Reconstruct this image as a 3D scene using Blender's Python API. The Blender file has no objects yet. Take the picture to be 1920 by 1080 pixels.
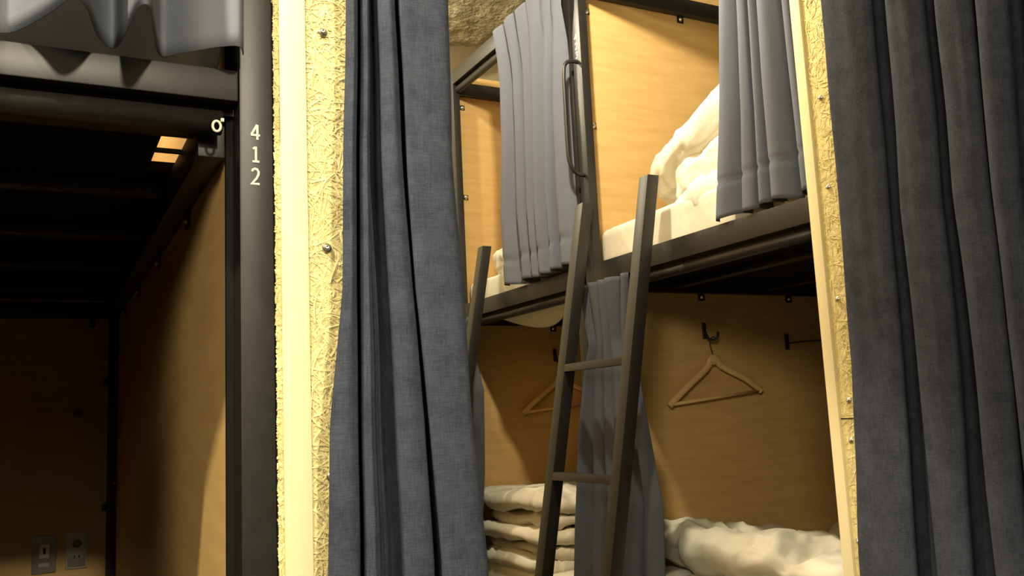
import bpy, bmesh, math, random
from mathutils import Vector, Matrix, noise
random.seed(7)
sc = bpy.context.scene
COL = sc.collection
PI = math.pi

# ---------------------------------------------------------------- camera
cam_d = bpy.data.cameras.new('camera')
cam = bpy.data.objects.new('camera', cam_d)
COL.objects.link(cam)
YAW, PIT, ROL, FPX = 0.48411589, 0.14020684, -0.04750446, 1700.0
fw = Vector((math.sin(YAW) * math.cos(PIT), math.cos(YAW) * math.cos(PIT), math.sin(PIT)))
rt0 = Vector((math.cos(YAW), -math.sin(YAW), 0))
up0 = rt0.cross(fw)
rt = math.cos(ROL) * rt0 + math.sin(ROL) * up0
up = -math.sin(ROL) * rt0 + math.cos(ROL) * up0
cam.matrix_world = Matrix(((rt.x, up.x, -fw.x, 0), (rt.y, up.y, -fw.y, 0), (rt.z, up.z, -fw.z, 1.0), (0, 0, 0, 1)))
cam_d.sensor_width = 36.0
cam_d.lens = 36.0 * FPX / 1920.0
cam_d.clip_start = 0.02
sc.camera = cam

# ---------------------------------------------------------------- world, lamps, exposure
w = bpy.data.worlds.new('world')
w.use_nodes = True
w.node_tree.nodes['Background'].inputs[0].default_value = (1.0, 0.86, 0.62, 1)
w.node_tree.nodes['Background'].inputs[1].default_value = 0.02
sc.world = w
sc.view_settings.view_transform = 'Standard'
sc.view_settings.look = 'None'
sc.view_settings.gamma = 1.0
sc.view_settings.use_curve_mapping = False
sc.view_settings.exposure = 1.15
WARM = (1.0, 0.88, 0.63)


def lamp(name, loc, watts, radius=0.035, colour=WARM):
    d = bpy.data.lights.new(name, 'POINT')
    d.energy = watts
    d.color = colour
    d.shadow_soft_size = radius
    o = bpy.data.objects.new(name, d)
    o.location = loc
    COL.objects.link(o)
    return o


lamp('aisle_ceiling_lamp', (1.00, 1.74, 2.48), 39)
s3 = lamp('corridor_spot_lamp', (-0.50, 0.54, 2.62), 100, 0.03)
s3.data.type = 'SPOT'
s3.data.spot_size = math.radians(50)
s3.data.spot_blend = 0.35
s3.rotation_euler = (Vector((0.16, 1.14, 1.22)) - s3.location).to_track_quat('-Z', 'Y').to_euler()
sp = lamp('rear_spot_lamp', (0.25, -1.90, 2.60), 170, 0.09)
sp.data.type = 'SPOT'
sp.data.spot_size = math.radians(34)
sp.data.spot_blend = 0.5
sp.rotation_euler = (Vector((-0.12, 1.1, 1.25)) - sp.location).to_track_quat('-Z', 'Y').to_euler()
lamp('far_aisle_ceiling_lamp', (0.90, 3.00, 2.72), 17)
lamp('aisle_end_fill', (0.70, 3.70, 2.72), 15)  # unseen fill added to brighten the cream end wall
lamp('rear_soft_fill', (-1.20, -1.20, 2.15), 82, 0.36)  # broad soft fill light added behind the viewer, no real fixture
lamp('upper_berth_fill', (-0.15, 1.75, 1.82), 6, 0.03)  # added fill, brightens the deck gap and bedding of the upper berth

# ---------------------------------------------------------------- materials


def newmat(name):
    m = bpy.data.materials.new(name)
    m.use_nodes = True
    nt = m.node_tree
    return m, nt, nt.nodes['Principled BSDF']


def plain(name, col, rough=0.5, metal=0.0, spec=0.5):
    m, nt, b = newmat(name)
    b.inputs['Base Color'].default_value = (*col, 1)
    b.inputs['Roughness'].default_value = rough
    b.inputs['Metallic'].default_value = metal
    b.inputs['Specular IOR Level'].default_value = spec
    return m


def noisy(name, c1, c2, scale, stretch=(1, 1, 1), rough=0.6, bump=0.0, bscale=None, detail=6, spec=0.3, c_lo=0.35, c_hi=0.65, metal=0.0, bdist=0.004):
    m, nt, b = newmat(name)
    N, L = nt.nodes, nt.links
    tc = N.new('ShaderNodeTexCoord')
    mp = N.new('ShaderNodeMapping')
    mp.inputs['Scale'].default_value = stretch
    nz = N.new('ShaderNodeTexNoise')
    nz.inputs['Scale'].default_value = scale
    nz.inputs['Detail'].default_value = detail
    cr = N.new('ShaderNodeValToRGB')
    cr.color_ramp.elements[0].color = (*c1, 1)
    cr.color_ramp.elements[1].color = (*c2, 1)
    cr.color_ramp.elements[0].position = c_lo
    cr.color_ramp.elements[1].position = c_hi
    L.new(tc.outputs['Object'], mp.inputs[0])
    L.new(mp.outputs[0], nz.inputs[0])
    L.new(nz.outputs[0], cr.inputs[0])
    L.new(cr.outputs[0], b.inputs['Base Color'])
    b.inputs['Roughness'].default_value = rough
    b.inputs['Specular IOR Level'].default_value = spec
    b.inputs['Metallic'].default_value = metal
    if bump:
        nb = N.new('ShaderNodeTexNoise')
        nb.inputs['Scale'].default_value = bscale or scale
        nb.inputs['Detail'].default_value = 5
        bp = N.new('ShaderNodeBump')
        bp.inputs['Strength'].default_value = bump
        bp.inputs['Distance'].default_value = bdist
        L.new(mp.outputs[0], nb.inputs[0])
        L.new(nb.outputs[0], bp.inputs['Height'])
        L.new(bp.outputs[0], b.inputs['Normal'])
    return m


def linen(name, c1, c2, weave=420, slub=1.0, rough=0.9, through=0.0):
    """woven cloth: horizontal and vertical slubs plus soft blotches"""
    m, nt, b = newmat(name)
    N, L = nt.nodes, nt.links
    tc = N.new('ShaderNodeTexCoord')
    outs = []
    for st, s in (((1, 1, 9), weave * 0.19), ((7, 7, 0.7), weave * 0.21), ((1, 1, 1), 28)):
        mp = N.new('ShaderNodeMapping')
        mp.inputs['Scale'].default_value = st
        nz = N.new('ShaderNodeTexNoise')
        nz.inputs['Scale'].default_value = s
        nz.inputs['Detail'].default_value = 4
        L.new(tc.outputs['UV'] if False else tc.outputs['Object'], mp.inputs[0])
        L.new(mp.outputs[0], nz.inputs[0])
        outs.append(nz.outputs[0])
    a1 = N.new('ShaderNodeMath'); a1.operation = 'ADD'
    L.new(outs[0], a1.inputs[0]); L.new(outs[1], a1.inputs[1])
    a2 = N.new('ShaderNodeMath'); a2.operation = 'ADD'
    L.new(a1.outputs[0], a2.inputs[0]); L.new(outs[2], a2.inputs[1])
    dv = N.new('ShaderNodeMath'); dv.operation = 'DIVIDE'; dv.inputs[1].default_value = 3.0
    L.new(a2.outputs[0], dv.inputs[0])
    cr = N.new('ShaderNodeValToRGB')
    cr.color_ramp.elements[0].color = (*c1, 1); cr.color_ramp.elements[1].color = (*c2, 1)
    cr.color_ramp.elements[0].position = 0.5 - 0.12 / slub; cr.color_ramp.elements[1].position = 0.5 + 0.12 / slub
    L.new(dv.outputs[0], cr.inputs[0])
    L.new(cr.outputs[0], b.inputs['Base Color'])
    b.inputs['Roughness'].default_value = rough
    b.inputs['Specular IOR Level'].default_value = 0.15
    bp = N.new('ShaderNodeBump'); bp.inputs['Strength'].default_value = 0.25; bp.inputs['Distance'].default_value = 0.001
    L.new(a1.outputs[0], bp.inputs['Height']); L.new(bp.outputs[0], b.inputs['Normal'])
    if through:
        tl = N.new('ShaderNodeBsdfTranslucent')
        mx = N.new('ShaderNodeMixShader')
        mx.inputs[0].default_value = through
        L.new(cr.outputs[0], tl.inputs[0])
        L.new(b.outputs[0], mx.inputs[1]); L.new(tl.outputs[0], mx.inputs[2])
        L.new(mx.outputs[0], N['Material Output'].inputs[0])
    return m


M_BLACK = noisy('black_powder_coated_steel', (0.0125, 0.0118, 0.0108), (0.0165, 0.0157, 0.0145), 60, rough=0.42, bump=0.08, bscale=500, spec=0.5, bdist=0.0005)
M_DECK = plain('black_deck_board', (0.008, 0.008, 0.008), 0.8, spec=0.1)
M_PLY = noisy('plywood_panel', (0.585, 0.37, 0.14), (0.65, 0.425, 0.175), 6, (1.1, 1.1, 8), rough=0.55, bump=0.05, detail=7)
M_CREAM = noisy('cream_painted_timber', (0.80, 0.70, 0.42), (0.85, 0.76, 0.48), 4, (1, 1, 0.2), rough=0.5)
M_WOOL = noisy('yellow_wood_wool', (0.68, 0.58, 0.26), (0.82, 0.73, 0.37), 90, rough=0.8, bump=0.4, bscale=220, bdist=0.002)
M_LINEN = linen('dark_blue_grey_linen', (0.0295, 0.0345, 0.050), (0.061, 0.0695, 0.097))
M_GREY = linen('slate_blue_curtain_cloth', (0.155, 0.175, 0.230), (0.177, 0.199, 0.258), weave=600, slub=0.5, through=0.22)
M_GREY_LIT = linen('lit_slate_curtain_cloth', (0.265, 0.290, 0.355), (0.285, 0.312, 0.380), weave=600, slub=0.5, through=0.45)  # slate cloth brightened and more translucent, stands for stronger light there
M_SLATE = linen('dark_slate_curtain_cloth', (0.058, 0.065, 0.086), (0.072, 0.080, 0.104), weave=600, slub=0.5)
M_WHITE = noisy('white_cotton', (0.66, 0.63, 0.53), (0.71, 0.68, 0.575), 30, rough=0.85, bump=0.10, bscale=40, spec=0.15)
M_CONC = noisy('sprayed_concrete', (0.30, 0.26, 0.155), (0.46, 0.41, 0.26), 22, rough=0.95, bump=0.8, bscale=45, bdist=0.02)
M_CEIL = noisy('concrete_ceiling', (0.36, 0.33, 0.25), (0.46, 0.42, 0.33), 5, rough=0.9)
M_FLOOR = noisy('grey_floor', (0.11, 0.10, 0.085), (0.15, 0.135, 0.11), 6, rough=0.6)
M_DARKWALL = noisy('charcoal_wall', (0.05, 0.048, 0.045), (0.07, 0.068, 0.062), 3, rough=0.9)
M_WALL = noisy('cream_wall', (0.74, 0.66, 0.42), (0.80, 0.72, 0.47), 3, rough=0.8)
M_CHROME = plain('zinc_bolt', (0.72, 0.70, 0.64), 0.28, 1.0)
M_BRASS = plain('yellow_passivated_bolt', (0.80, 0.66, 0.34), 0.3, 1.0)
M_PLASTIC = plain('ivory_plastic', (0.52, 0.49, 0.40), 0.45)
M_PLASTIC2 = plain('bright_ivory_plastic', (0.85, 0.80, 0.62), 0.4)
M_STEEL = plain('brushed_plate', (0.30, 0.28, 0.24), 0.45, 0.3)
M_BEECH = noisy('beech_wood', (0.68, 0.44, 0.19), (0.76, 0.51, 0.24), 20, (1, 1, 6), rough=0.5)
M_DIGIT = plain('white_number_paint', (0.85, 0.83, 0.76), 0.6)
M_DARKWIRE = plain('dark_wire', (0.015, 0.014, 0.012), 0.5)

# ---------------------------------------------------------------- mesh helpers


class MB:
    def __init__(self):
        self.bm = bmesh.new()

    def box(self, x0, x1, y0, y1, z0, z1, bev=0.0015, shear=None):
        r = bmesh.ops.create_cube(self.bm, size=1.0)
        vs = r['verts']
        for v in vs:
            v.co = Vector((x0 if v.co.x < 0 else x1, y0 if v.co.y < 0 else y1, z0 if v.co.z < 0 else z1))
            if shear:
                v.co.x += shear(v.co.z)
        if bev:
            es = list({e for v in vs for e in v.link_edges})
            bmesh.ops.bevel(self.bm, geom=es, offset=bev, segments=2, affect='EDGES', profile=0.6)
        return self

    def tube(self, pts, r, seg=10, caps=True):
        pts = [Vector(p) for p in pts]
        rings = []
        prev = None
        for i, p in enumerate(pts):
            t = (pts[min(i + 1, len(pts) - 1)] - pts[max(i - 1, 0)]).normalized()
            if prev is None:
                a = Vector((0, 0, 1)) if abs(t.z) < 0.9 else Vector((1, 0, 0))
                n = t.cross(a).normalized()
            else:
                n = (prev - t * prev.dot(t)).normalized()
            prev = n
            b = t.cross(n)
            rr = r[i] if isinstance(r, (list, tuple)) else r
            rings.append([self.bm.verts.new(p + rr * (math.cos(k * 2 * PI / seg) * n + math.sin(k * 2 * PI / seg) * b)) for k in range(seg)])
        for a, b in zip(rings, rings[1:]):
            for k in range(seg):
                self.bm.faces.new((a[k], a[(k + 1) % seg], b[(k + 1) % seg], b[k]))
        if caps:
            self.bm.faces.new(rings[0][::-1])
            self.bm.faces.new(rings[-1])
        return self

    def dome(self, c, r, d):
        """bolt head: a low dome with a washer, axis d"""
        d = Vector(d).normalized()
        c = Vector(c)
        prof = [(r * 1.5, 0), (r * 1.5, r * .25), (r * 1.0, r * .3), (r * .95, r * .7), (r * .6, r * 1.05), (r * .25, r * 1.1), (r * .2, r * .8)]
        a = Vector((0, 0, 1)) if abs(d.z) < 0.9 else Vector((1, 0, 0))
        n = d.cross(a).normalized()
        b = d.cross(n)
        rings = [[self.bm.verts.new(c + d * h + rr * (math.cos(k * PI / 6) * n + math.sin(k * PI / 6) * b)) for k in range(12)] for rr, h in prof]
        for p, q in zip(rings, rings[1:]):
            for k in range(12):
                self.bm.faces.new((p[k], p[(k + 1) % 12], q[(k + 1) % 12], q[k]))
        self.bm.faces.new(rings[-1])
        self.bm.faces.new(rings[0][::-1])
        return self

    def grid(self, rows, close=False):
        vr = [[self.bm.verts.new(p) for p in r] for r in rows]
        for a, b in zip(vr, vr[1:]):
            for k in range(len(a) - 1):
                self.bm.faces.new((a[k], a[k + 1], b[k + 1], b[k]))
        return self


ROOT = {}


def root_of(o):
    while o.parent:
        o = o.parent
    return o.location.copy()


def obj(name, mb, mat, parent=None, smooth=True, solid=0.0, label=None, origin=None):
    bm = mb.bm if isinstance(mb, MB) else mb
    bmesh.ops.recalc_face_normals(bm, faces=bm.faces)
    off = root_of(parent) if parent else (Vector(origin) if origin is not None else Vector((0, 0, 0)))
    if off.length:
        bmesh.ops.translate(bm, verts=bm.verts, vec=-off)
    me = bpy.data.meshes.new(name)
    bm.to_mesh(me)
    bm.free()
    me.materials.append(mat)
    if smooth:
        for p in me.polygons:
            p.use_smooth = True
        if smooth == 'auto':
            me.set_sharp_from_angle(angle=math.radians(35))
    o = bpy.data.objects.new(name, me)
    COL.objects.link(o)
    if parent:
        o.parent = parent
    elif origin is not None:
        o.location = off
    if solid:
        s = o.modifiers.new('thickness', 'SOLIDIFY')
        s.thickness = solid
        s.offset = 0
    if label:
        o['label'] = label
    return o


def tag(o, label, cat, group=None, kind=None):
    o['label'] = label
    o['category'] = cat
    if group:
        o['group'] = group
    if kind:
        o['kind'] = kind
    return o


def thing(name, label, cat, loc=(0, 0, 0), group=None):
    o = bpy.data.objects.new(name, None)
    o.empty_display_size = 0.05
    COL.objects.link(o)
    o.location = loc
    return tag(o, label, cat, group)


def struct(name, mb, mat, label, smooth='auto', parent=None):
    o = obj(name, mb, mat, parent, smooth=smooth)
    if not parent:
        o['kind'] = 'structure'
        o['label'] = label
        o['category'] = name.split('_')[0]
    return o


GLYPH = {
    '4': [[(.42, -1), (.42, 1)], [(.36, 1.0), (-.80, -.40)], [(-.86, -.42), (.92, -.42)]],
    '1': [[(.1, 1), (.1, -1)], [(-.5, .66), (.05, .92)], [(-.6, -1), (.75, -1)]],
    '2': [[(-.68, .62), (-.5, .88), (-.1, 1), (.32, .93), (.6, .62), (.55, .22), (.2, -.25), (-.72, -1), (.78, -1)]],
    '3': [[(-.66, .72), (-.4, .94), (0, 1), (.4, .9), (.6, .58), (.45, .24), (.1, .08), (-.15, .08)], [(-.15, .08), (.15, .06), (.55, -.14), (.68, -.48), (.5, -.84), (.05, -1), (-.4, -.95), (-.72, -.76)]],
}


def digits(s, parent, loc, rot, k=1.0, wide=1.0):
    """painted numerals, one under the other, as thin flat strokes"""
    mb = MB()
    hw, hh, st, pitch = 0.0062 * k * wide, 0.0096 * k, 0.00135 * k, 0.0283 * k
    for n, ch in enumerate(s):
        oy = ((len(s) - 1) / 2 - n) * pitch
        for m_, path in enumerate(GLYPH[ch]):
            P = [Vector((x * hw, y * hh + oy, 0.00025 * m_)) for x, y in path]
            L, R = [], []
            for i, p in enumerate(P):
                a = (p - P[i - 1]).normalized() if i else (P[1] - p).normalized()
                b = (P[i + 1] - p).normalized() if i < len(P) - 1 else a
                n1 = Vector((-a.y, a.x, 0))
                m = (n1 + Vector((-b.y, b.x, 0)))
                m = m.normalized() if m.length > 0.3 else n1
                q = st / max(0.5, abs(m.dot(n1)))
                L.append(p + m * q)
                R.append(p - m * q)
            mb.grid([L, R])
    o = obj('number_lettering', mb, M_DIGIT, None, smooth=False, solid=0.0006)
    o.parent = parent
    o.location = Vector(loc) - root_of(parent)
    o.rotation_euler = rot
    return o


def catmull(P, sub):
    out = []
    n = len(P)
    for i in range(n - 1):
        p0, p1, p2, p3 = P[max(i - 1, 0)], P[i], P[i + 1], P[min(i + 2, n - 1)]
        for k in range(sub):
            t = k / sub
            out.append(tuple(0.5 * (2 * b + (c - a) * t + (2 * a - 5 * b + 4 * c - d) * t * t + (3 * b - a - 3 * c + d) * t ** 3) for a, b, c, d in zip(p0, p1, p2, p3)))
    out.append(tuple(P[-1]))
    return out


def interp(rows, t):
    """rows: [(t, tuple)] smooth interpolation"""
    if t <= rows[0][0]:
        return rows[0][1]
    for (a, A), (b, B) in zip(rows, rows[1:]):
        if t <= b:
            k = (t - a) / (b - a)
            return tuple(x + (y - x) * k for x, y in zip(A, B))
    return rows[-1][1]


def fold_ctrl(folds):
    P = []
    for i, (a, b) in enumerate(folds):
        wd = b - a
        t = (0.16, -0.10, 0.05, 0.18, -0.14, 0.10, -0.05, 0.12, 0.0)[i % 9]
        P += [(a, 0.52 - t), (a + 0.13 * wd, 0.24 - t), (a + 0.5 * wd, 0.06), (b - 0.13 * wd, 0.24 + t), (b, 0.52 + t)]
        if i < len(folds) - 1:
            g = folds[i + 1][0] - b
            nw = folds[i + 1][1] - folds[i + 1][0]
            P += [(b - 0.04 * wd, 0.80), (b + 0.5 * g, 1.0), (folds[i + 1][0] + 0.04 * nw, 0.80)]
    return P


def drape(name, mat, rows, folds_top, folds_bot, nrm, parent=None, nz=70, sub=5, wob=0.004, seed=0, thick=0.0015, hem=0.0, knee=None, stitch=None):
    """hanging cloth. rows: [(z, (xl, yl, xr, yr, depth))] from high z to low; fold caps given in 0..1 along the width"""
    P1, P2 = fold_ctrl(folds_top), fold_ctrl(folds_bot)
    zt, zb = rows[0][0], rows[-1][0]
    R = [(zt - z, q) for z, q in rows]
    nrm = Vector(nrm)
    mb = MB()
    grid = []
    for i in range(nz + 1):
        v = i / nz
        z = zt + (zb - zt) * v
        xl, yl, xr, yr, dep = interp(R, zt - z)
        kk = v if knee is None else knee(v)
        st = 0.0035 if stitch and abs(z - stitch) < 0.0075 else 0.0
        pts = catmull([(a[0] + (b[0] - a[0]) * kk, a[1] + (b[1] - a[1]) * kk) for a, b in zip(P1, P2)], sub)
        row = []
        for u, d in pts:
            nn = noise.noise(Vector((u * 5 + seed * 9.1, z * 2.2, seed)))
            n2 = noise.noise(Vector((u * 14 + seed * 3.3, z * 5.5, seed + 4)))
            row.append(Vector((xl + (xr - xl) * u, yl + (yr - yl) * u, z + hem * nn * v)) + nrm * (dep * d + wob * nn + wob * 0.4 * n2 + st))
        grid.append(row)
    mb.grid(grid)
    o = obj(name, mb, mat, parent, smooth=True, solid=thick)
    return o


def fold_drape(name, mat, axis, front, rows, base, depth, parent=None, nz=120, sub=6, wob=.003, seed=0, thick=0.0016, under=0.16):
    """floor-length cloth whose fold fronts run between the given bounds at each height"""
    zt, zb = rows[0][0], rows[-1][0]
    R = [(zt - z, tuple(c for ab in f for c in ab)) for z, f in rows]
    mb = MB()
    grid = []
    for i in range(nz + 1):
        z = zt + (zb - zt) * i / nz
        v = interp(R, zt - z)
        P = []
        nf = len(v) // 2
        for k in range(nf):
            a, b = v[2 * k], v[2 * k + 1]
            wd, d0 = b - a, base[k]
            e = min(0.3, 0.004 / max(abs(wd), .004) + .08)
            P += [(a, d0 + 0.15 * (1 - d0)), (a + e * wd, d0 + 0.04), (a + 0.5 * wd, d0), (b - e * wd, d0 + 0.04), (b, d0 + 0.15 * (1 - d0))]
            if k < nf - 1:
                g = v[2 * k + 2] - b
                nw = v[2 * k + 3] - v[2 * k + 2]
                P += [(b - under * wd, d0 + 0.45 * (1 - d0)), (b + 0.1 * g, 0.92), (b + 0.5 * g, 1.0), (b + 0.9 * g, 0.92), (v[2 * k + 2] + under * nw, base[k + 1] + 0.45 * (1 - base[k + 1]))]
        row = []
        for u, d in catmull(P, sub):
            nn = noise.noise(Vector((u * 22, z * 2.0, seed)))
            n2 = noise.noise(Vector((u * 60, z * 5.0, seed + 4)))
            q = front + depth * d + wob * nn + wob * .5 * n2
            u2 = u + .0018 * noise.noise(Vector((u * 9, z * 6.5, seed + 9)))
            row.append(Vector((u2, q, z)) if axis == 'x' else Vector((q, u2, z)))
        grid.append(row)
    mb.grid(grid)
    return obj(name, mb, mat, parent, smooth=True, solid=thick)


def spow(c, e):
    return math.copysign(abs(c) ** e, c)


def puff_bm(c, size, e=0.5, amp=0.012, freq=6.0, seed=0, nu=110, nv=64, rotz=0.0, tilt=0.0, crease=0.6, dirn=None, lean=None, wave=0.0, ez=0.8):
    """soft stuffed cloth: a rounded cushion body with crumples"""
    mb = MB()
    grid = []
    cz, sz = math.cos(rotz), math.sin(rotz)
    for j in range(nv + 1):
        ph = -PI / 2 + PI * j / nv
        row = []
        for i in range(nu + 1):
            th = 2 * PI * (i % nu) / nu
            p = Vector((spow(math.cos(ph), e) * spow(math.cos(th), e) * size[0] / 2, spow(math.cos(ph), e) * spow(math.sin(th), e) * size[1] / 2, spow(math.sin(ph), ez) * size[2] / 2))
            n = Vector((p.x / size[0] ** 2, p.y / size[1] ** 2, p.z / size[2] ** 2))
            n = n.normalized() if n.length else Vector((0, 0, 1))
            q = Vector(p) * freq + Vector((seed * 7.3, seed * 3.1, seed))
            if dirn:
                q = Vector((q.x * dirn[0], q.y * dirn[1], q.z * dirn[2]))
            a = noise.noise(q)
            wq = q + Vector((noise.noise(q * .8), noise.noise(q * .8 + Vector((5, 1, 9))), 0)) * 0.7
            r = 1 - abs(noise.noise(wq * 1.5 + Vector((3, 8, 1)))) * 2.4
            r2 = 1 - abs(noise.noise(wq * 3.3 + Vector((13, 2, 7)))) * 2.4
            p = p + n * amp * (a * 1.4 + crease * (r * 0.9 + r2 * 0.45))
            if wave:
                p.z += wave * noise.noise(Vector((p.x * 5.5 + seed * 3.7, p.y * 5.5, seed)))
            if lean:
                p.z += lean[0] * p.x + lean[1] * p.y
            row.append(Vector((c[0] + cz * p.x - sz * p.y, c[1] + sz * p.x + cz * p.y, c[2] + p.z)))
        grid.append(row)
    mb.grid(grid)
    bmesh.ops.remove_doubles(mb.bm, verts=mb.bm.verts, dist=0.0002)
    return mb


def strands(mb, P, U, V, N, wu, wv, count, seed, ln=(0.02, 0.07), wd=(0.0006, 0.0015), hgt=0.0014):
    """wood wool: curled ribbons of wood pressed on a board's face"""
    rnd = random.Random(seed)
    P, U, V, N = Vector(P), Vector(U), Vector(V), Vector(N)
    for _ in range(count):
        u, v = rnd.uniform(0, wu), rnd.uniform(0, wv)
        a = rnd.uniform(0, 2 * PI)
        L = rnd.uniform(*ln)
        k = rnd.gauss(0, 1) * 34
        wdt = rnd.uniform(*wd)
        h0 = rnd.uniform(-0.0005, hgt)
        dh = rnd.uniform(-0.05, 0.05)
        tw = rnd.uniform(-0.5, 0.5)
        n = 9
        last = None
        for i in range(n):
            s = L / n
            if not (0 <= u <= wu and 0 <= v <= wv):
                break
            a += k * s
            cu, cv = -math.sin(a), math.cos(a)
            h = h0 + dh * s * i - 0.0006 * ((i / (n - 1) - .5) * 2) ** 2
            tl = math.sin(tw + i * 0.2) * 0.16
            c = P + U * u + V * v + N * h
            e = (U * cu + V * cv) * wdt + N * (wdt * tl)
            c1, c2 = mb.bm.verts.new(c - e), mb.bm.verts.new(c + e)
            if last:
                mb.bm.faces.new((last[0], last[1], c2, c1))
            last = (c1, c2)
            u += math.cos(a) * s
            v += math.sin(a) * s
    return mb


# ================================================================ the room
struct('floor', MB().box(-3.2, 3.7, -3.0, 5.2, -0.1, 0.0, 0), M_FLOOR, 'grey floor of the dormitory')
struct('ceiling', MB().box(-3.2, 3.7, -3.0, 5.2, 3.2, 3.3, 0), M_CEIL, 'concrete ceiling over the bunks')
struct('wall_right', MB().box(3.62, 3.72, -3.0, 5.2, 0, 3.2, 0), M_DARKWALL, 'charcoal wall behind the right row of bunks')
struct('wall_back', MB().box(-3.2, 3.7, 4.6, 4.7, 0, 3.2, 0), M_WALL, 'cream wall at the far end of the aisle')
struct('wall_left', MB().box(-3.3, -3.2, -3.0, 5.2, 0, 3.2, 0), M_DARKWALL, 'charcoal wall on the far left')
struct('wall_front', MB().box(-3.2, 3.7, -3.1, -3.0, 0, 3.2, 0), M_DARKWALL, 'charcoal wall behind the viewer')

# rough sprayed ceiling beam with a rounded, crusty lower edge
mb = MB()
rows = []
for i in range(121):
    x = 0.3 + 2.6 * i / 120
    drop = 0.0 if x < 1.93 else min(0.32, (x - 1.93) ** 1.25 * 0.9)
    prof = [(3.72, 3.22), (3.72, 3.10), (3.73, 3.00), (3.76, 2.92), (3.82, 2.885), (3.9, 2.87), (4.0, 2.86), (4.15, 2.855), (4.3, 2.86), (4.42, 2.89), (4.46, 2.97), (4.47, 3.22)]
    prof = catmull(prof, 6)
    row = []
    for y, z in prof:
        y -= 0.42
        f = max(0, min(1, (3.2 - z) / 0.3))
        a = noise.fractal(Vector((x * 9, y * 9, z * 9)), 0.8, 2.1, 5)
        b = noise.noise(Vector((x * 3, y * 3, z * 3)))
        row.append(Vector((x, y - 0.016 * a - .02 * b * f, min(3.24, z + drop * f + 0.014 * a * (f > 0) + 0.015 * b * f))))
    rows.append(row)
mb.grid(rows)
struct('ceiling_beam', mb, M_CONC, 'rough sprayed concrete beam under the ceiling', smooth=True)

# left partition: wood wool sheets either side of a cream timber end
mb = MB().box(0.298, 0.432, 1.112, 1.135, 0, 2.6, 0.001)
strands(mb, (0.296, 1.112, 0.5), (1, 0, 0), (0, 0, 1), (0, -1, 0), 0.11, 1.4, 17000, 3)
wl = struct('wall_partition_left', mb, M_WOOL, 'yellow wood wool partition wall right of the bunk numbered 412', smooth=False)
mb = MB().box(0.2572, 0.2634, 1.113, 1.19, 0, 2.6, 0.001)
strands(mb, (0.2560, 1.113, 0.5), (1, 0, 0), (0, 0, 1), (0, -1, 0), 0.0072, 1.4, 1500, 5, (0.004, 0.02), hgt=0.002)
obj('rear_sheet', mb, M_WOOL, wl, smooth=False)
struct('trim_1', MB().box(0.2635, 0.2975, 1.108, 1.164, 0, 2.6, 0.002), M_CREAM, 'cream timber edge of the left partition beside post 412')
for z in (1.510, 1.222, 0.937):
    obj('screw', MB().dome((0.3205, 1.1085, z), 0.0040, (0, -1, 0.15)), M_CHROME, wl)

# right partition: faces the aisle, cream edge towards the opening
mb = MB().box(1.385, 1.41, -0.9, 1.286, 0, 2.6, 0.001)
strands(mb, (1.385, 1.10, 0.45), (0, 1, 0), (0, 0, 1), (-1, 0, 0), 0.185, 1.6, 5600, 8, (0.02, 0.05), (0.0006, 0.0014), 0.0016)
wr = struct('wall_partition_right', mb, M_WOOL, 'yellow wood wool partition wall beside the curtain on the right', smooth=False)
struct('trim_2', MB().box(1.378, 1.412, 1.2865, 1.3125, 0, 2.6, 0.002), M_CREAM, 'cream timber edge of the right partition at the opening')
for y, z in ((1.258, 1.605), (1.261, 1.421), (1.265, 1.197), (1.262, 1.0), (1.266, .924), (1.272, .735)):
    obj('screw', MB().dome((1.3825, y, z), 0.0036, (-1, 0, 0.1)), M_CHROME, wr)
obj('sheet_joint', MB().box(1.3825, 1.386, 1.10, 1.286, 0.9645, 0.9662, 0), M_DARKWIRE, wr)

# ================================================================ bunks of the right row
FX = 1.5          # facade plane


def bracket(parent, c, d, bolt_d, mat=M_CHROME, r=0.0055, s=0.013):
    """steel tab with a bolt; c centre on the panel, d the tab's normal"""
    x, y, z = c
    n = Vector(d)
    h = 0.0022
    e = Vector((s if abs(n.x) < .5 else h, s if abs(n.y) < .5 else h, s if abs(n.z) < .5 else h))
    t = obj('bracket', MB().box(x - e.x, x + e.x, y - e.y, y + e.y, z - e.z, z + e.z, 0.0008), M_BLACK, parent, smooth='auto')
    obj('bolt', MB().dome(Vector(c) + n * h, r, bolt_d), mat, t)
    return t


def rail_profile(mb, y0, y1, z1):
    """front rail: deep upper face, a groove, and a slimmer curtain track below"""
    mb.box(FX, FX + 0.042, y0, y1, z1 - 0.058, z1, 0.002)
    mb.box(FX + 0.034, FX + 0.042, y0, y1, z1 - 0.064, z1 - 0.056, 0)
    return mb


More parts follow.
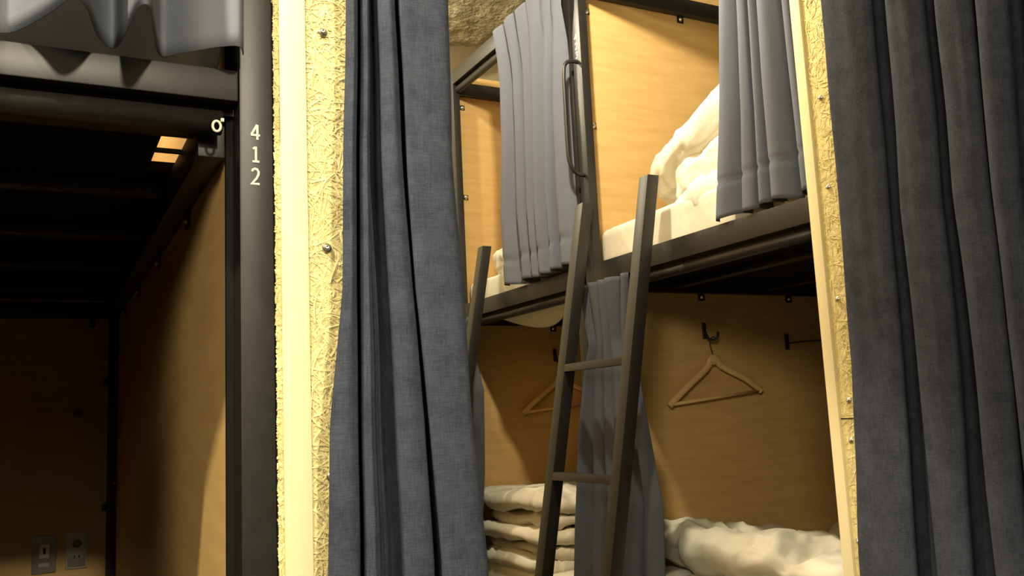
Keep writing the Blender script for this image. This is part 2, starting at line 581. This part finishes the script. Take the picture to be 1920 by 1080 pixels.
def bunk(y0, y1, label, number=None):
    """two-tier steel capsule bunk entered from the aisle; y1 is its far end with the plywood end panel"""
    t = thing('bunk_bed', label, 'bunk bed', (FX + 1.0, (y0 + y1) / 2, 0), 'steel bunks along the right of the aisle')
    xb = 3.5
    p1 = y1 - 0.052
    post = obj('post', MB().box(FX, FX + 0.03, p1, y1 - 0.004, 0, 2.435, 0.002), M_BLACK, t, smooth='auto')
    if number:
        digits(number, post, (FX - 0.0004, (p1 + y1 - .004) / 2, 2.160), (PI / 2, 0, -PI / 2), 1.06, 1.35)
    obj('post', MB().box(FX - 0.002, FX + 0.035, y0 + 0.002, y0 + 0.05, 0, 2.435, 0.002), M_BLACK, t, smooth='auto')
    obj('post', MB().box(xb, xb + 0.05, p1, y1 - .004, 0, 2.435, 0.002), M_BLACK, t, smooth='auto')
    for z1 in (2.435, 1.45, 0.34):
        obj('front_rail', rail_profile(MB(), y0 + 0.05, p1, z1), M_BLACK, t, smooth='auto')
        tr = MB()
        tr.tube([(FX + 0.024, y0 + 0.05, z1 - 0.079), (FX + 0.024, p1, z1 - 0.079)], 0.015, 14)
        obj('curtain_track', tr, M_BLACK, t)
    for z0, z1 in ((2.345, 2.40), (1.372, 1.43), (0.26, 0.32)):
        obj('side_beam', MB().box(FX + 0.03, xb, y1 - 0.032, y1 - 0.003, z0, z1, 0.002), M_BLACK, t, smooth='auto')
        obj('side_beam', MB().box(FX + 0.035, xb, y0 + 0.003, y0 + 0.032, z0, z1, 0.002), M_BLACK, t, smooth='auto')
    for z in (1.405, 0.295):
        obj('deck_board', MB().box(FX + 0.043, xb, y0 + 0.033, y1 - 0.033, z, z + 0.03, 0), M_DECK, t, smooth=False)
        for k in range(5):
            xx = FX + 0.30 + 0.39 * k
            obj('slat', MB().box(xx, xx + 0.04, y0 + 0.033, y1 - 0.033, z - 0.022, z - 0.0005, 0.002), M_BLACK, t, smooth='auto')
    obj('side_panel', MB().box(FX + 0.012, xb, y1 - 0.002, y1 + 0.010, 0.2, 2.44, 0.0005), M_PLY, t, smooth=False)
    for z in (2.298, 1.91, 1.20, 0.81):
        bracket(t, (FX + 0.062, y1 - 0.0045, z), (0, -1, 0), (0.3, -1, 0), r=0.0068, s=0.010)
    for x in (1.948, 2.335, 2.72):
        for z in (2.345, 1.372):
            bracket(t, (x, y1 - 0.0045, z - 0.010), (0, -1, 0), (0.2, -1, -0.1))
    return t


YN0, YN1 = 1.374, 2.361
YM0, YM1 = 2.363, 3.348
bn = bunk(YN0, YN1, 'two-tier black steel bunk numbered 423 on its post, with plywood end panel', '423')
bm_ = bunk(YM0, YM1, 'two-tier black steel bunk farther down the aisle, behind post 423')
# grab handle on post 423
hp = [(FX + .005, 2.330, 2.105), (FX - 0.02, 2.330, 2.105), (FX - 0.045, 2.330, 2.095), (FX - 0.055, 2.330, 2.06), (FX - 0.056, 2.330, 1.95), (FX - 0.056, 2.330, 1.82), (FX - 0.052, 2.330, 1.775), (FX - 0.036, 2.330, 1.745), (FX - 0.015, 2.330, 1.735), (FX + .005, 2.330, 1.735)]
obj('grab_handle', MB().tube(catmull(hp, 5), 0.0065, 12), M_BLACK, bn)


# ladders
def ladder(yr0, yr1, yl0, yl1, label):
    t = thing('ladder', label, 'ladder', (1.2, (yr0 + yl1) / 2, 0), 'steel ladders leaning on the upper deck rails')
    X = lambda z: 1.462 - 0.192 * (1.636 - z)
    for y0, y1 in ((yr0, yr1), (yl0, yl1)):
        obj('stile', MB().box(0, 0.038, y0, y1, 0.0, 1.636, 0.002, shear=X), M_BLACK, t, smooth='auto')
    for z in (1.132, 0.825, 0.530, 0.23):
        obj('rung', MB().box(0.0, 0.026, yr1 - .001, yl0 + .001, z - 0.011, z + 0.011, 0.0015, shear=X), M_BLACK, t, smooth='auto')
    return t


ladder(1.953, 1.994, 2.290, 2.332, 'black steel ladder leaning on the bunk numbered 423, nearest the opening')
ladder(3.000, 3.041, 3.337, 3.379, 'black steel ladder farther down the aisle, half hidden by the big linen curtain')

# ================================================================ bedding of the right row


def mattress(x0, x1, y0, y1, z0, z1, label, seed, grp):
    t = thing('mattress', label, 'mattress', ((x0 + x1) / 2, (y0 + y1) / 2, z0), grp)
    obj('cover', puff_bm(((x0 + x1) / 2, (y0 + y1) / 2, (z0 + z1) / 2), (x1 - x0, y1 - y0, z1 - z0), 0.05, 0.008, 5, seed, ez=0.3, nu=200, nv=60, crease=0.7), M_WHITE, t)
    return t


GM = 'white mattresses on the bunk decks'
mattress(1.548, 3.45, 1.41, 2.352, 1.437, 1.570, 'white covered mattress on the upper deck right of post 423', 1, GM)
mattress(1.548, 3.45, 2.40, 3.338, 1.437, 1.545, 'white covered mattress on the upper deck behind the short grey curtain at post 423', 2, GM)
mattress(1.548, 3.45, 1.41, 2.352, 0.327, 0.43, 'white covered mattress on the lower deck beneath the crumpled duvet right of the near ladder', 3, GM)
mattress(1.548, 3.45, 2.40, 3.338, 0.327, 0.46, 'white covered mattress on the lower deck under the folded bedding stack', 4, GM)

# sheet bulging under the rail of the farther bunk
mb = MB()
rows = []
for i in range(41):
    u = i / 40
    y = 3.16 - 0.57 * u
    b = math.sin(PI * u) ** 0.75
    row = []
    for j in range(15):
        v = j / 14
        row.append(Vector((1.556 + 0.10 * math.sin(v * PI) * b + 0.004 * noise.noise(Vector((u * 9, v * 4, 2))), y, 1.404 - (0.086 * b) * math.sin(min(1, v * 1.0) * PI) ** 0.7)))
    rows.append(row)
mb.grid(rows)
tag(obj('bed_sheet', mb, M_WHITE, solid=0.002, origin=(1.57, 2.84, 1.40)), 'loose white sheet sagging under the upper deck rail left of post 423', 'bed sheet')

# upper folded duvet right of post 423
dv = thing('duvet', 'puffed white duvet heaped on the upper deck behind the short curtain on the right', 'duvet', (1.85, 1.8, 1.57), 'white duvets on the bunks')
obj('top_fold', puff_bm((1.86, 1.83, 1.795), (0.52, 0.86, 0.185), 0.66, 0.017, 6.0, 11, nu=160, nv=90, lean=(0.0, -0.27), crease=0.8, dirn=(1.6, .8, 1.4)), M_WHITE, dv)
obj('lower_fold', puff_bm((1.88, 1.76, 1.670), (0.56, 0.70, 0.24), 0.55, 0.018, 6, 12, nu=160, nv=90, lean=(0, -0.12), crease=0.9, dirn=(1.5, .9, 1.6)), M_WHITE, dv)
obj('front_fold', puff_bm((1.715, 1.74, 1.580), (0.30, 0.62, 0.125), 0.6, 0.016, 6, 13, nu=160, nv=90, lean=(0.10, -0.09), crease=1.0, dirn=(1.6, 1, .8)), M_WHITE, dv)
dv = thing('duvet', 'crumpled white duvet on the upper deck beside the hanging grey curtain left of post 423', 'duvet', (1.8, 2.8, 1.545), 'white duvets on the bunks')
obj('top_fold', puff_bm((1.82, 2.80, 1.725), (0.46, 0.76, 0.32), 0.6, 0.018, 7, 14, crease=0.8), M_WHITE, dv)
obj('lower_fold', puff_bm((1.73, 2.86, 1.60), (0.32, 0.66, 0.15), 0.55, 0.018, 8, 15, crease=1.0), M_WHITE, dv)
dv = thing('duvet', 'crumpled white duvet spread on the lower deck right of the near ladder', 'duvet', (1.9, 1.8, 0.46), 'white duvets on the bunks')
obj('top_fold', puff_bm((1.97, 1.92, 0.520), (0.80, 0.80, 0.15), 0.55, 0.020, 5, 16, nu=180, nv=90, lean=(-0.23, 0.04), crease=1.1, wave=0.03), M_WHITE, dv)
obj('lower_fold', puff_bm((1.86, 1.93, 0.485), (0.60, 0.80, 0.11), 0.45, 0.020, 6, 17, nu=180, nv=90, crease=1.0, wave=.02), M_WHITE, dv)
tag(obj('pillow', puff_bm((2.66, 1.96, 0.560), (0.78, 0.76, 0.21), 0.55, 0.010, 5, 18, crease=0.5, lean=(.10, 0)), M_WHITE, origin=(2.74, 1.90, 0.43)), 'smooth white pillow lying behind the crumpled lower duvet', 'pillow')
# folded stack on the lower deck of the farther bunk
zz = 0.452
for k, (hh, dx, ln, wv) in enumerate(((0.050, 0.0, .52, .02), (0.050, 0.015, .49, .026), (0.052, -0.01, .52, .03), (0.060, 0.012, .48, .03), (0.066, 0.0, .53, .026))):
    tag(obj('folded_duvet', puff_bm((1.80 + dx, 3.05, zz + hh / 2), (ln, 0.54, hh * 1.02), 0.30, 0.009, 8, 21 + k, nu=180, nv=60, crease=1.0, dirn=(1, 1, .4), wave=wv), M_WHITE, origin=(1.8, 3.05, zz)),
        ['white folded bedding lowest in the stack on the farther lower deck', 'white folded bedding second from bottom of the stack on the farther lower deck', 'white folded bedding in the middle of the stack on the farther lower deck',
         'white folded bedding just under the top of the stack on the farther lower deck', 'plump white folded duvet topmost of the stack on the farther lower deck'][k], 'folded bedding', 'folded bedding stacked on the farther lower deck')
    zz += hh * 0.97

# ================================================================ curtains of the right row
GC = 'slate grey bunk curtains'
# short curtain of the farther upper bunk, gathered at post 423
ft = [(0.0, .15), (.18, .34), (.36, .52), (.54, .70), (.73, .86), (.90, 1.0)]
fb = [(0.0, .23), (.26, .40), (.44, .545), (.58, .67), (.70, .77), (.83, 1.0)]
rows = [(2.425, (1.472, 2.87, 1.460, 2.352, .016)), (2.31, (1.472, 2.845, 1.460, 2.365, .022)), (2.2, (1.470, 2.835, 1.458, 2.375, .06)), (2.0, (1.464, 2.835, 1.450, 2.385, .09)), (1.7, (1.454, 2.86, 1.446, 2.38, .105)), (1.458, (1.452, 2.85, 1.444, 2.362, .105))]
tag(drape('bunk_curtain', M_GREY, rows, ft, fb, (1, 0, 0), seed=2, hem=.012, stitch=1.545, nz=84), 'short slate grey curtain gathered against post 423 above the upper deck', 'curtain', GC)
# short curtain of the nearer upper bunk
ft = [(0.0, .16), (.22, .36), (.40, .50), (.54, .80), (.86, 1.0)]
fb = [(0.0, .24), (.24, .44), (.46, .58), (.60, .78), (.84, 1.0)]
rows = [(2.425, (1.478, 1.62, 1.478, 1.425, .025)), (2.0, (1.480, 1.648, 1.480, 1.420, .055)), (1.7, (1.484, 1.69, 1.486, 1.415, .07)), (1.463, (1.486, 1.735, 1.490, 1.41, .075))]
tag(drape('bunk_curtain', M_GREY, rows, ft, fb, (1, 0, 0), seed=5, hem=.012, stitch=1.555, nz=84), 'short slate grey curtain over the upper deck beside the right partition', 'curtain', GC)
# tied lower curtain at post 423
ft = [(0.0, .14), (.18, .36), (.40, .54), (.58, .76), (.82, 1.0)]
fb = [(0.0, .17), (.20, .34), (.38, .50), (.55, .70), (.76, 1.0)]
rows = [(1.386, (1.462, 2.36, 1.455, 2.085, 0.04)), (1.28, (1.462, 2.335, 1.458, 2.1, 0.04)), (1.2, (1.462, 2.315, 1.46, 2.11, 0.04)), (1.1, (1.455, 2.345, 1.452, 2.065, 0.045)), (0.95, (1.435, 2.36, 1.43, 2.012, 0.06)), (0.75, (1.415, 2.365, 1.41, 1.955, 0.07)), (0.5, (1.39, 2.367, 1.385, 1.935, 0.08)), (0.4, (1.385, 2.37, 1.38, 1.93, 0.08))]
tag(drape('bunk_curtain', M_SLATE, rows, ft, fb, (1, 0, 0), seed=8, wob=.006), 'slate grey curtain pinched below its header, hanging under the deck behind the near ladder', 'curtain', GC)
# lower curtain of the farther bunk
ft = [(0.0, .3), (.36, .62), (.70, 1.0)]
rows = [(1.386, (1.462, 3.28, 1.458, 3.13, .04)), (1.2, (1.462, 3.26, 1.458, 3.12, .04)), (1.1, (1.455, 3.28, 1.45, 3.07, .05)), (0.8, (1.43, 3.32, 1.425, 3.06, .06)), (0.40, (1.40, 3.36, 1.395, 3.08, .06))]
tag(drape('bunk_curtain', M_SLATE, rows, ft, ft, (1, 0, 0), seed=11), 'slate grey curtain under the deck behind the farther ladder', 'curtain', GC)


# ================================================================ hangers, hooks, cable
def hanger(dy, ln, label, hook_label):
    Y = 2.343 + dy
    h = thing('wall_hook', hook_label, 'hook', (1.948, Y + 0.014, 1.25), 'black hooks on the plywood panels')
    obj('plate', MB().box(1.940, 1.954, Y + 0.008, Y + 0.015, 1.222, 1.275, 0.003), M_DARKWIRE, h)
    obj('prong', MB().tube(catmull([(1.947, Y + 0.008, 1.245), (1.95, Y - 0.004, 1.222), (1.958, Y - 0.018, 1.216), (1.968, Y - 0.026, 1.224), (1.972, Y - 0.027, 1.242)], 5), 0.0042, 8), M_DARKWIRE, h)
    t = thing('coat_hanger', label, 'coat hanger', (1.955, Y, 1.0), 'wooden coat hangers in the lower bunks')
    A, P, B = Vector((1.776, Y - 0.004, 1.016)), Vector((1.962, Y - 0.006, 1.146)), Vector((2.156, Y - 0.004, 1.050))
    mb = MB()
    cl = catmull([A + Vector((-.003, 0, -.008)), A + Vector((.01, 0, .004)), A.lerp(P, .4) + Vector((0, -.004, .002)), A.lerp(P, .82), P + Vector((-.014, 0, .001)), P + Vector((0, 0, .006)), P + Vector((.014, 0, .001)), P.lerp(B, .2), P.lerp(B, .62) + Vector((0, -.004, .004)), B + Vector((-.012, 0, .005)), B + Vector((.002, 0, -.006))], 6)
    n = len(cl)
    for v in (0,):
        rings = []
        for i, p in enumerate(cl):
            p = Vector(p)
            tn = (Vector(cl[min(i + 1, n - 1)]) - Vector(cl[max(i - 1, 0)])).normalized()
            nn = Vector((-tn.z, 0, tn.x))
            hw = 0.0135 * (0.75 + 0.55 * math.exp(-((i / (n - 1) - .5) / .10) ** 2))
            rings.append([mb.bm.verts.new(p + nn * (hw * math.copysign(abs(math.cos(a)) ** .6, math.cos(a))) + Vector((0, 0.0065 * math.copysign(abs(math.sin(a)) ** .6, math.sin(a)), 0))) for a in [k * 2 * PI / 12 for k in range(12)]])
        for a, b in zip(rings, rings[1:]):
            for k in range(12):
                mb.bm.faces.new((a[k], a[(k + 1) % 12], b[(k + 1) % 12], b[k]))
        mb.bm.faces.new(rings[0][::-1]); mb.bm.faces.new(rings[-1])
    obj('shoulder_bar', mb, M_BEECH, t)
    obj('trouser_bar', MB().tube([A + Vector((.004, 0, -.004)), B + Vector((-.004, 0, -.004))], 0.0052, 10), M_BEECH, t)
    obj('wire_hook', MB().tube(catmull([P + Vector((0, 0, .008)), P + Vector((-.003, 0, .032)), P + Vector((-.012, -.004, .05)), (1.948, Y - 0.014, 1.216), (1.955, Y - 0.016, 1.2235), (1.963, Y - .016, 1.226), (1.970, Y - 0.014, 1.215)], 5), 0.0016, 8), M_DARKWIRE, t)


hanger(0, 0, 'pale wooden coat hanger on the panel right of the near ladder', 'black hook holding the coat hanger right of the near ladder')
hanger(0.986, 0, 'pale wooden coat hanger half hidden behind the near ladder', 'black hook holding the coat hanger behind the near ladder')
t = thing('wall_bracket', 'small black wall plate with a thin wire running right beside the hanger', 'bracket', (2.306, 2.355, 1.21))
obj('plate', MB().box(2.301, 2.311, 2.346, 2.3585, 1.183, 1.237, 0.002), M_DARKWIRE, t, smooth='auto')
obj('wire', MB().tube(catmull([(2.309, 2.345, 1.206), (2.35, 2.346, 1.209), (2.42, 2.347, 1.213), (2.50, 2.348, 1.216), (2.70, 2.349, 1.214)], 5), 0.0022, 8), M_DARKWIRE, t)

# ================================================================ bunk 412 on the left
b4 = thing('bunk_bed', 'two-tier black steel bunk numbered 412 on the left, its lower berth dark', 'bunk bed', (-0.3, 2.0, 0))
YB, X4 = 2.95, 0.207
post = obj('post', MB().box(0.2135, 0.2545, 1.11, 1.150, 0, 2.6, 0.003), M_BLACK, b4, smooth='auto')
digits('412', post, (0.2325, 1.1096, 1.337), (PI / 2, 0, 0))
obj('post_flange', MB().box(0.2045, 0.2165, 1.1508, 1.1603, 0, 2.5, 0), M_DECK, b4, smooth='auto')  # deck black instead of steel, stands in for shade beside the post
obj('post', MB().box(-0.88, -0.84, 1.11, 1.15, 0, 2.6, 0.003), M_BLACK, b4, smooth='auto')
obj('post', MB().box(0.182, 0.206, YB - 0.04, YB - 0.012, 0, 1.345, 0.002), M_BLACK, b4, smooth='auto')
mb = MB()
mb.box(-0.84, 0.2125, 1.112, 1.150, 1.4035, 1.4435, 0.002).box(-0.84, 0.2125, 1.143, 1.150, 1.394, 1.4045, 0)
obj('front_rail', mb, M_BLACK, b4, smooth='auto')
obj('curtain_track', MB().tube([(-0.84, 1.136, 1.381), (0.196, 1.136, 1.381)], 0.0155, 14), M_BLACK, b4)
obj('front_rail', MB().box(-0.84, 0.2125, 1.112, 1.150, 0.28, 0.34, 0.002), M_BLACK, b4, smooth='auto')
sb = obj('side_beam', MB().box(0.172, 0.2055, 1.1605, YB - 0.012, 1.3435, 1.3965, 0.002), M_BLACK, b4, smooth='auto')
obj('rear_beam', MB().box(-0.84, 0.17, YB - 0.04, YB - 0.012, 1.342, 1.39, 0.002), M_BLACK, b4, smooth='auto')
obj('side_panel', MB().box(X4, X4 + 0.006, 1.1605, YB, 0.2, 2.5, 0.0005), M_PLY, b4, smooth=False)
obj('rear_panel', MB().box(-0.9, X4, YB - 0.010, YB + 0.002, 0.2, 2.5, 0.0005), M_PLY, b4, smooth=False)
obj('side_panel', MB().box(-0.89, -0.884, 1.151, YB, 0.2, 2.5, 0.0005), M_PLY, b4, smooth=False)
for y in (1.245, 1.481, 1.871, 2.273, 2.66)[1:]:
    t = obj('bracket', MB().box(0.2015, 0.2065, y - 0.013, y + 0.013, 1.318, 1.344, 0.0008), M_BLACK, b4, smooth='auto')
    obj('bolt', MB().dome((0.2015, y, 1.330), 0.0048, (-1, 0, -0.2)), M_BRASS, t)
for z in (1.155, 0.795):
    t = obj('bracket', MB().box(0.170, 0.183, YB - 0.016, YB - 0.011, z - 0.010, z + 0.010, 0.0008), M_BLACK, b4, smooth='auto')
for z in (1.255, 0.862):
    t = obj('bracket', MB().box(0.2015, 0.2065, YB - 0.045, YB - 0.035, z - 0.012, z + 0.012, 0.0008), M_BLACK, b4, smooth='auto')
    obj('bolt', MB().dome((0.2015, YB - .041, z), 0.0035, (-1, -.5, 0)), M_CHROME, t)
t = obj('bracket', MB().box(0.130, 0.146, YB - 0.016, YB - 0.011, 1.318, 1.343, 0.0008), M_BLACK, b4, smooth='auto')
# deck with a gap in its front corner
mb = MB()
mb.box(-0.84, 0.140, 1.152, YB - 0.014, 1.398, 1.412, 0)
mb.box(0.140, 0.206, 1.152, 1.245, 1.398, 1.412, 0).box(0.140, 0.206, 1.44, YB - 0.014, 1.398, 1.412, 0)
obj('deck_board', mb, M_DECK, b4, smooth=False)
for y in (1.165, 1.50, 1.86, 2.22, 2.60):
    obj('slat', MB().box(-0.84, 0.171, y, y + 0.03, 1.375, 1.3975, 0.002), M_BLACK, b4, smooth='auto')
obj('slat', MB().box(0.135, 0.1725, 1.318, 1.326, 1.392, 1.3975, 0), M_BLACK, b4, smooth='auto')
obj('knob', MB().dome((0.103, YB - 0.0105, 1.067), 0.008, (0, -1, 0)), M_STEEL, b4)
# white hanging ring left on the track's end
t = thing('curtain_glider', 'small white plastic ring on the curtain track end of the bunk 412', 'curtain ring', (0.1875, 1.117, 1.37))
ring = [(0.1875 + 0.0048 * math.cos(a), 1.117, 1.3705 + 0.0066 * math.sin(a)) for a in [k * 2 * PI / 20 for k in range(21)]]
obj('ring', MB().tube(ring, 0.0017, 8, caps=False), M_PLASTIC2, t)
obj('stop', MB().box(0.1922, 0.1962, 1.115, 1.1195, 1.3765, 1.381, 0.0005), M_PLASTIC2, t)
# mattress of the upper berth of 412
t = thing('mattress', 'white covered mattress on the upper deck of the bunk numbered 412', 'mattress', (-0.35, 2.0, 1.413), GM)
obj('cover', puff_bm((-0.36, 2.07, 1.478), (0.94, 1.64, 0.125), 0.10, 0.004, 6, 31, nu=220, nv=50, crease=.6), M_WHITE, t)
obj('deck_board', MB().box(-0.84, 0.206, 1.151, YB - 0.011, 0.33, 0.349, 0), M_DECK, b4, smooth=False)
tag(obj('blanket_roll', puff_bm((-0.325, 1.195, 1.505), (1.055, 0.072, 0.185), 0.1, 0.006, 6, 33, nu=260, nv=50, crease=.8), M_WHITE, origin=(-0.33, 1.195, 1.413)), 'pale rolled bedding along the rail below the wavy curtain on the left', 'bedding')
# wavy upper curtain of 412
path = [(-.86, 1.10), (-.82, 1.02), (-.78, 1.11), (-.74, 1.01), (-.69, 1.12), (-.65, 1.0), (-.60, 1.12), (-.55, 1.0), (-.50, 1.12), (-.46, 1.01), (-.41, 1.12), (-.37, 1.00), (-.32, 1.12), (-.27, .995), (-.22, 1.12), (-.17, 1.0), (-.12, 1.115), (-.085, 1.06), (-.064, 1.127), (-.048, 1.118), (-.037, 1.114), (-.024, 1.096), (0, 1.048), (.019, 1.003), (.029, 1.001), (.038, 1.026), (.05, 1.09), (.066, 1.122), (.075, 1.105), (.082, 1.037), (.087, .992), (.097, .991), (.108, 1.057), (.116, 1.105), (.124, 1.124), (.14, 1.113), (.178, 1.082), (.200, 1.066), (.210, 1.069), (.2165, 1.088)]
pp = catmull(path, 4)
mb = MB()
rows = []
for i in range(46):
    v = i / 45
    z = 2.35 + (1.455 - 2.35) * v
    k = 0.55 + 0.45 * v
    rows.append([Vector((x + .004 * noise.noise(Vector((x * 20, z * 4, 0))), 1.09 + (y - 1.09) * k, z + 0.006 * v * noise.noise(Vector((x * 14, 3, 1))))) for x, y in pp])
mb.grid(rows)
tag(obj('bunk_curtain', mb, M_GREY_LIT, solid=0.0015, origin=(-0.3, 1.08, 1.455)), 'wavy slate grey curtain hem at the upper berth of bunk 412', 'curtain', GC)
obj('front_rail', MB().box(-0.84, 0.2125, 1.112, 1.150, 2.30, 2.36, 0.002), M_BLACK, b4, smooth='auto')


# unseen curtain added over 412's lower opening to keep light out of the berth
ft = [(k / 9 + .008, (k + 1) / 9 - .03) for k in range(9)]
rows = [(1.375, (-.83, 1.045, -.085, 1.045, .05)), (0.9, (-.83, 1.045, -.078, 1.045, .055)), (0.36, (-.83, 1.04, -.085, 1.04, .06))]
tag(drape('bunk_curtain', M_SLATE, rows, ft, ft, (0, 1, 0), seed=17), 'unseen slate grey curtain added to keep light out of the lower berth of bunk 412', 'curtain', GC)


# wall plates in the dark berth
def plate(x, z, wd, ht, label, mat):
    t = thing('outlet', label, 'outlet', (x, YB - 0.014, z), 'wall plates in the dark lower berth')
    obj('plate', MB().box(x - wd / 2, x + wd / 2, YB - 0.017, YB - 0.0102, z - ht / 2, z + ht / 2, 0.002), mat, t, smooth='auto')
    return t


t = plate(0.0245, 0.679, 0.061, 0.104, 'metal wall plate with an ivory switch in the dark lower berth', M_STEEL)
s = obj('switch', MB().box(0.0125, 0.0375, YB - 0.021, YB - 0.0172, 0.668, 0.706, 0.001), M_PLASTIC2, t, smooth='auto')
obj('slot', MB().box(0.0225, 0.0285, YB - 0.0222, YB - 0.0208, 0.680, 0.696, 0), M_DARKWIRE, s)
obj('lower_cap', MB().box(0.0105, 0.0385, YB - 0.0185, YB - 0.0172, 0.644, 0.655, 0.0005), M_PLASTIC, t)
t = plate(0.1065, 0.682, 0.055, 0.102, 'ivory wall plate with a round socket in the dark lower berth', M_PLASTIC)
obj('dial', MB().dome((0.1075, YB - 0.0172, 0.700), 0.008, (0, -1, 0)), M_STEEL, t)
obj('lower_cap', MB().box(0.083, 0.130, YB - 0.0185, YB - 0.0172, 0.636, 0.672, 0.0008), M_STEEL, t, smooth='auto')
obj('socket_slot', MB().box(0.100, 0.103, YB - 0.0195, YB - 0.0184, 0.660, 0.668, 0), M_DARKWIRE, t)
obj('socket_slot', MB().box(0.112, 0.115, YB - 0.0195, YB - 0.0184, 0.660, 0.668, 0), M_DARKWIRE, t)

# ================================================================ the two big linen curtains
GL = 'floor-length dark linen curtains'
t = thing('linen_curtain', 'dark blue grey linen curtain hanging beside the left wood wool partition', 'curtain', (0.40, 1.04, 0.03), GL)
rows = [(2.5, [(0.3323, 0.3519), (0.3561, 0.3668), (0.3718, 0.3733), (0.3783, 0.3994), (0.4053, 0.4659)]), (1.535, [(0.3323, 0.3519), (0.3561, 0.3668), (0.3718, 0.3733), (0.3783, 0.3994), (0.4053, 0.4659)]), (1.344, [(0.3248, 0.3459), (0.3507, 0.3631), (0.3701, 0.3722), (0.3786, 0.4042), (0.4107, 0.4641)]), (1.162, [(0.3189, 0.3415), (0.3462, 0.3603), (0.3685, 0.3767), (0.3816, 0.411), (0.4152, 0.4712)]), (0.995, [(0.3015, 0.34), (0.3446, 0.3618), (0.3691, 0.3792), (0.3881, 0.4233), (0.4303, 0.4777)]), (0.824, [(0.2945, 0.3371), (0.3428, 0.3629), (0.3694, 0.3826), (0.3919, 0.4285), (0.4388, 0.4898)]), (0.03, [(0.283, 0.3308), (0.3371, 0.3596), (0.3669, 0.3817), (0.3921, 0.4331), (0.4447, 0.5018)])]
rows = [(z, [(f[0][0] + .004, f[0][1] - .0016), (f[1][0] + .0016, f[1][1])] + f[2:-1] + [(f[-1][0] + .001, f[-1][1] + 0.0105)]) for z, f in rows]
fold_drape('cloth', M_LINEN, 'x', 1.045, rows, [0, 0.1, 0.72, 0, 0], 0.056, parent=t, seed=3, wob=.0025)
obj('curtain_rail', MB().box(0.30, 1.24, 1.060, 1.075, 2.50, 2.53, 0.002), M_BLACK, t, smooth='auto')

t = thing('linen_curtain', 'dark blue grey linen curtain hanging beside the right wood wool partition', 'curtain', (1.3, 0.6, 0.03), GL)
rows = [(2.5, [(1.1274, 1.0221), (0.988, 0.9209), (0.8954, 0.8381), (0.8261, 0.7808), (0.7458, 0.6858), (0.6508, 0.5908), (0.5558, 0.4958), (0.4608, 0.4008), (0.3658, 0.3058), (0.2708, 0.2108)]), (1.671, [(1.1274, 1.0221), (0.988, 0.9209), (0.8954, 0.8381), (0.8261, 0.7808), (0.7458, 0.6858), (0.6508, 0.5908), (0.5558, 0.4958), (0.4608, 0.4008), (0.3658, 0.3058), (0.2708, 0.2108)]), (1.302, [(1.1324, 1.0299), (1.0007, 0.9301), (0.9042, 0.8481), (0.8397, 0.8006), (0.7656, 0.7056), (0.6706, 0.6106), (0.5756, 0.5156), (0.4806, 0.4206), (0.3856, 0.3256), (0.2906, 0.2306)]), (1.055, [(1.1406, 1.0353), (1.0026, 0.9343), (0.9035, 0.8495), (0.8413, 0.7976), (0.7626, 0.7026), (0.6676, 0.6076), (0.5726, 0.5126), (0.4776, 0.4176), (0.3826, 0.3226), (0.2876, 0.2276)]), (0.719, [(1.167, 1.0516), (1.0104, 0.949), (0.9073, 0.8572), (0.8451, 0.8064), (0.7714, 0.7114), (0.6764, 0.6164), (0.5814, 0.5214), (0.4864, 0.4264), (0.3914, 0.3314), (0.2964, 0.2364)]), (0.03, [(1.167, 1.0516), (1.0104, 0.949), (0.9073, 0.8572), (0.8451, 0.8064), (0.7714, 0.7114), (0.6764, 0.6164), (0.5814, 0.5214), (0.4864, 0.4264), (0.3914, 0.3314), (0.2964, 0.2364)])]
fold_drape('cloth', M_LINEN, 'y', 1.252, rows, [0] * 10, 0.10, parent=t, seed=6, wob=.004)
obj('curtain_rail', MB().box(1.31, 1.325, -0.1, 1.20, 2.50, 2.53, 0.002), M_BLACK, t, smooth='auto')
